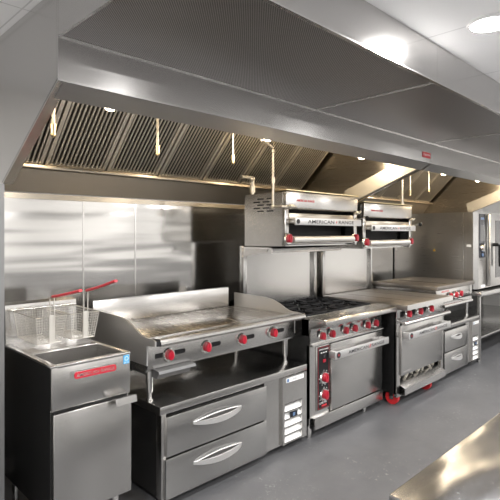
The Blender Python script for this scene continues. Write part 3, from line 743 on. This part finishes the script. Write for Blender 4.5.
# ------------------------------------------------------------------ combi oven on its stand
OX0, OX1, OY0, OY1, OZ0, OZ1 = 6.235, 7.48, 2.31, 3.43, .87, 1.862
o = thing('combi_oven', 'tall stainless combi oven at the far end of the line', 'oven', ((OX0+OX1)/2, 2.9, OZ0))
MB().prism([(OX0, OY1), (OX0, OY0+.05), (OX0+.04, OY0+.0), (OX1, OY0+.0), (OX1, OY1)], OZ0+.03, OZ1, 'Z').build('cabinet', M['steel_oven'], o)
MB().box(OX0+.005, OX0+.01+.0, OY0+.16, OY0+.162, OZ0, OZ0+.001).build('seam', M['ink'], o)
MB().box(OX0-.001, OX0, OY0+.165, OY0+.172, OZ0+.04, OZ1-.01).build('side_seam', M['steel_dark'], o)
cp = MB().box(OX0+.055, OX0+.26, OY0-.006, OY0, OZ0+.42, OZ1-.02).build('control_panel', M['screen'], o)
MB().box(OX0+.10, OX0+.21, OY0-.0075, OY0-.006, OZ1-.095, OZ1-.065).build('display', M['lightblue'], cp)
MB().box(OX0+.08, OX0+.235, OY0-.0075, OY0-.006, OZ1-.36, OZ1-.16).build('touch_screen', M['glass'], cp)
MB().cyl((OX0+.157, OY0-.035, OZ0+.545), (OX0+.157, OY0-.006, OZ0+.545), .05, .055, 24).build('dial', M['chrome'], cp)
MB().cyl((OX0+.157, OY0-.012, OZ0+.455), (OX0+.157, OY0-.006, OZ0+.455), .022, seg=18).build('button', M['lightblue'], cp)
dr = MB().box(OX0+.31, OX1-.01, OY0-.05, OY0-.002, OZ0+.05, OZ1-.02, .006).build('door', M['steel_oven'], o)
MB().box(OX0+.48, OX1-.12, OY0-.053, OY0-.049, OZ0+.15, OZ1-.10).build('window', M['glass'], dr)
MB().tube([(OX0+.41, OY0-.05, OZ0+.58), (OX0+.41, OY0-.10, OZ0+.58), (OX0+.44, OY0-.12, OZ0+.56), (OX0+.45, OY0-.12, OZ0+.30)], .022, 10).build('handle', M['black'], dr)
MB().box(OX0+.12, OX0+.25, OY0-.002, OY0, OZ0+.045, OZ0+.075).build('label_plate', M['white'], o)
MB().prism([(2.84, 1.362), (2.876, 1.362), (2.858, 1.392)], OX0-.002, OX0).build('warning_triangle', M['yellow'], o)
MB().box(OX0-.0015, OX0, OY0+.075, OY0+.13, OZ0+.555, OZ0+.585).build('side_sticker', M['white'], o)
MB().box(OX0+.06, OX1-.06, OY0+.06, OY1-.05, OZ0+.012, OZ0+.03).build('base', M['black'], o)
for x in (OX0+.09, OX1-.09):
    for y in (OY0+.10, OY1-.10): MB().cyl((x, y, OZ0), (x, y, OZ0+.03), .025).build('foot', M['black'], o)
s = thing('oven_stand', 'open stainless stand with an undershelf below the combi oven', 'stand', ((OX0+OX1)/2, 2.9, 0))
SX1 = 9.3
MB().box(OX0-.02, SX1, OY0-.06, OY1-.01, .815, .87, .003).build('top_frame', M['steel_dark'], s)
MB().box(OX0, SX1-.02, OY0, OY1-.045, .27, .295, .003).build('undershelf', M['steel_dark'], s)
for x in (OX0, 7.7, SX1-.06):
    for y in (OY0-.03, OY1-.085):
        MB().box(x, x+.04, y, y+.04, .03, .815).cyl((x+.02, y+.02, 0), (x+.02, y+.02, .032), .022).build('leg', M['steel_dark'], s)
MB().box(OX0+.04, SX1-.02, OY1-.04, OY1-.03, .0, .815).build('back_panel', M['dull_back'], s)

# dark gas main on the wall between riser and oven
gm = thing('gas_main', 'dark upright gas pipe on the wall between the second salamander and the oven', 'pipe', (5.30, 3.38, 0))
MB().cyl((5.36, 3.36, 0), (5.36, 3.36, 1.9), .035).build('pipe', M['black_side'], gm)
MB().cyl((5.36, 3.36, 1.25), (5.36, 3.36, 1.42), .045).build('coupling', M['dark_in'], gm)

# ------------------------------------------------------------------ foreground worktable
w = thing('worktable', 'bare stainless worktable with wavy reflections in the near right corner', 'table', (2.9, .2, 0))
MB().box(1.18, 4.6, -.25, .668, .862, .90, .006).build('tabletop', M['steel_table'], w)
for x in (1.25, 2.85, 4.5):
    for y in (-.19, .57):
        MB().cyl((x+.02, y+.02, .02), (x+.02, y+.02, .862), .021).cyl((x+.02, y+.02, 0), (x+.02, y+.02, .03), .027, .021).build('leg', M['chrome'], w)
MB().box(1.25, 4.55, -.20, .62, .25, .275, .004).build('undershelf', M['steel'], w)

# ------------------------------------------------------------------ light
def lamp(name, kind, loc, energy, color, size=.1, rot=(0, 0, 0)):
    l = bpy.data.lights.new(name, kind); l.energy = energy; l.color = color
    if kind == 'AREA': l.shape = 'DISK'; l.size = size
    else: l.shadow_soft_size = size
    ob = bpy.data.objects.new(name, l); ob.location = loc; ob.rotation_euler = rot; C.objects.link(ob); return ob
for x, y in CL: lamp('ceiling_lamp', 'AREA', (x, y, ZC-.012), 31 if x > -1 else 10, (1, .98, .96), .17)  # the weaker one is the added lamp at the left
for x in (1.31, 2.55, 3.78, 4.55, 5.49, 6.5): lamp('hood_lamp', 'POINT', (x, 2.4, 2.22), 4, (1, .82, .58), .05)
wd = bpy.data.worlds.new('world'); S.world = wd; wd.use_nodes = True
wd.node_tree.nodes['Background'].inputs[0].default_value = (.8, .85, 1, 1); wd.node_tree.nodes['Background'].inputs[1].default_value = .1

# ------------------------------------------------------------------ camera
cd = bpy.data.cameras.new('camera'); cam = bpy.data.objects.new('camera', cd); C.objects.link(cam)
cam.location = (0, 0, 1.6); cam.rotation_euler = (PI/2, 0, -math.radians(44.62))
cd.sensor_width = 36; cd.lens = 36*486.2/500; cd.shift_y = -(250-233)/500
S.camera = cam
S.view_settings.view_transform = 'Standard'; S.view_settings.look = 'None'; S.view_settings.gamma = 1; S.view_settings.exposure = .95
S.cycles.use_denoising = True
S.cycles.max_bounces = 10; S.cycles.glossy_bounces = 8; S.cycles.sample_clamp_indirect = 6

for ob in list(bpy.data.objects):
    if 'o' in ob: del ob['o']
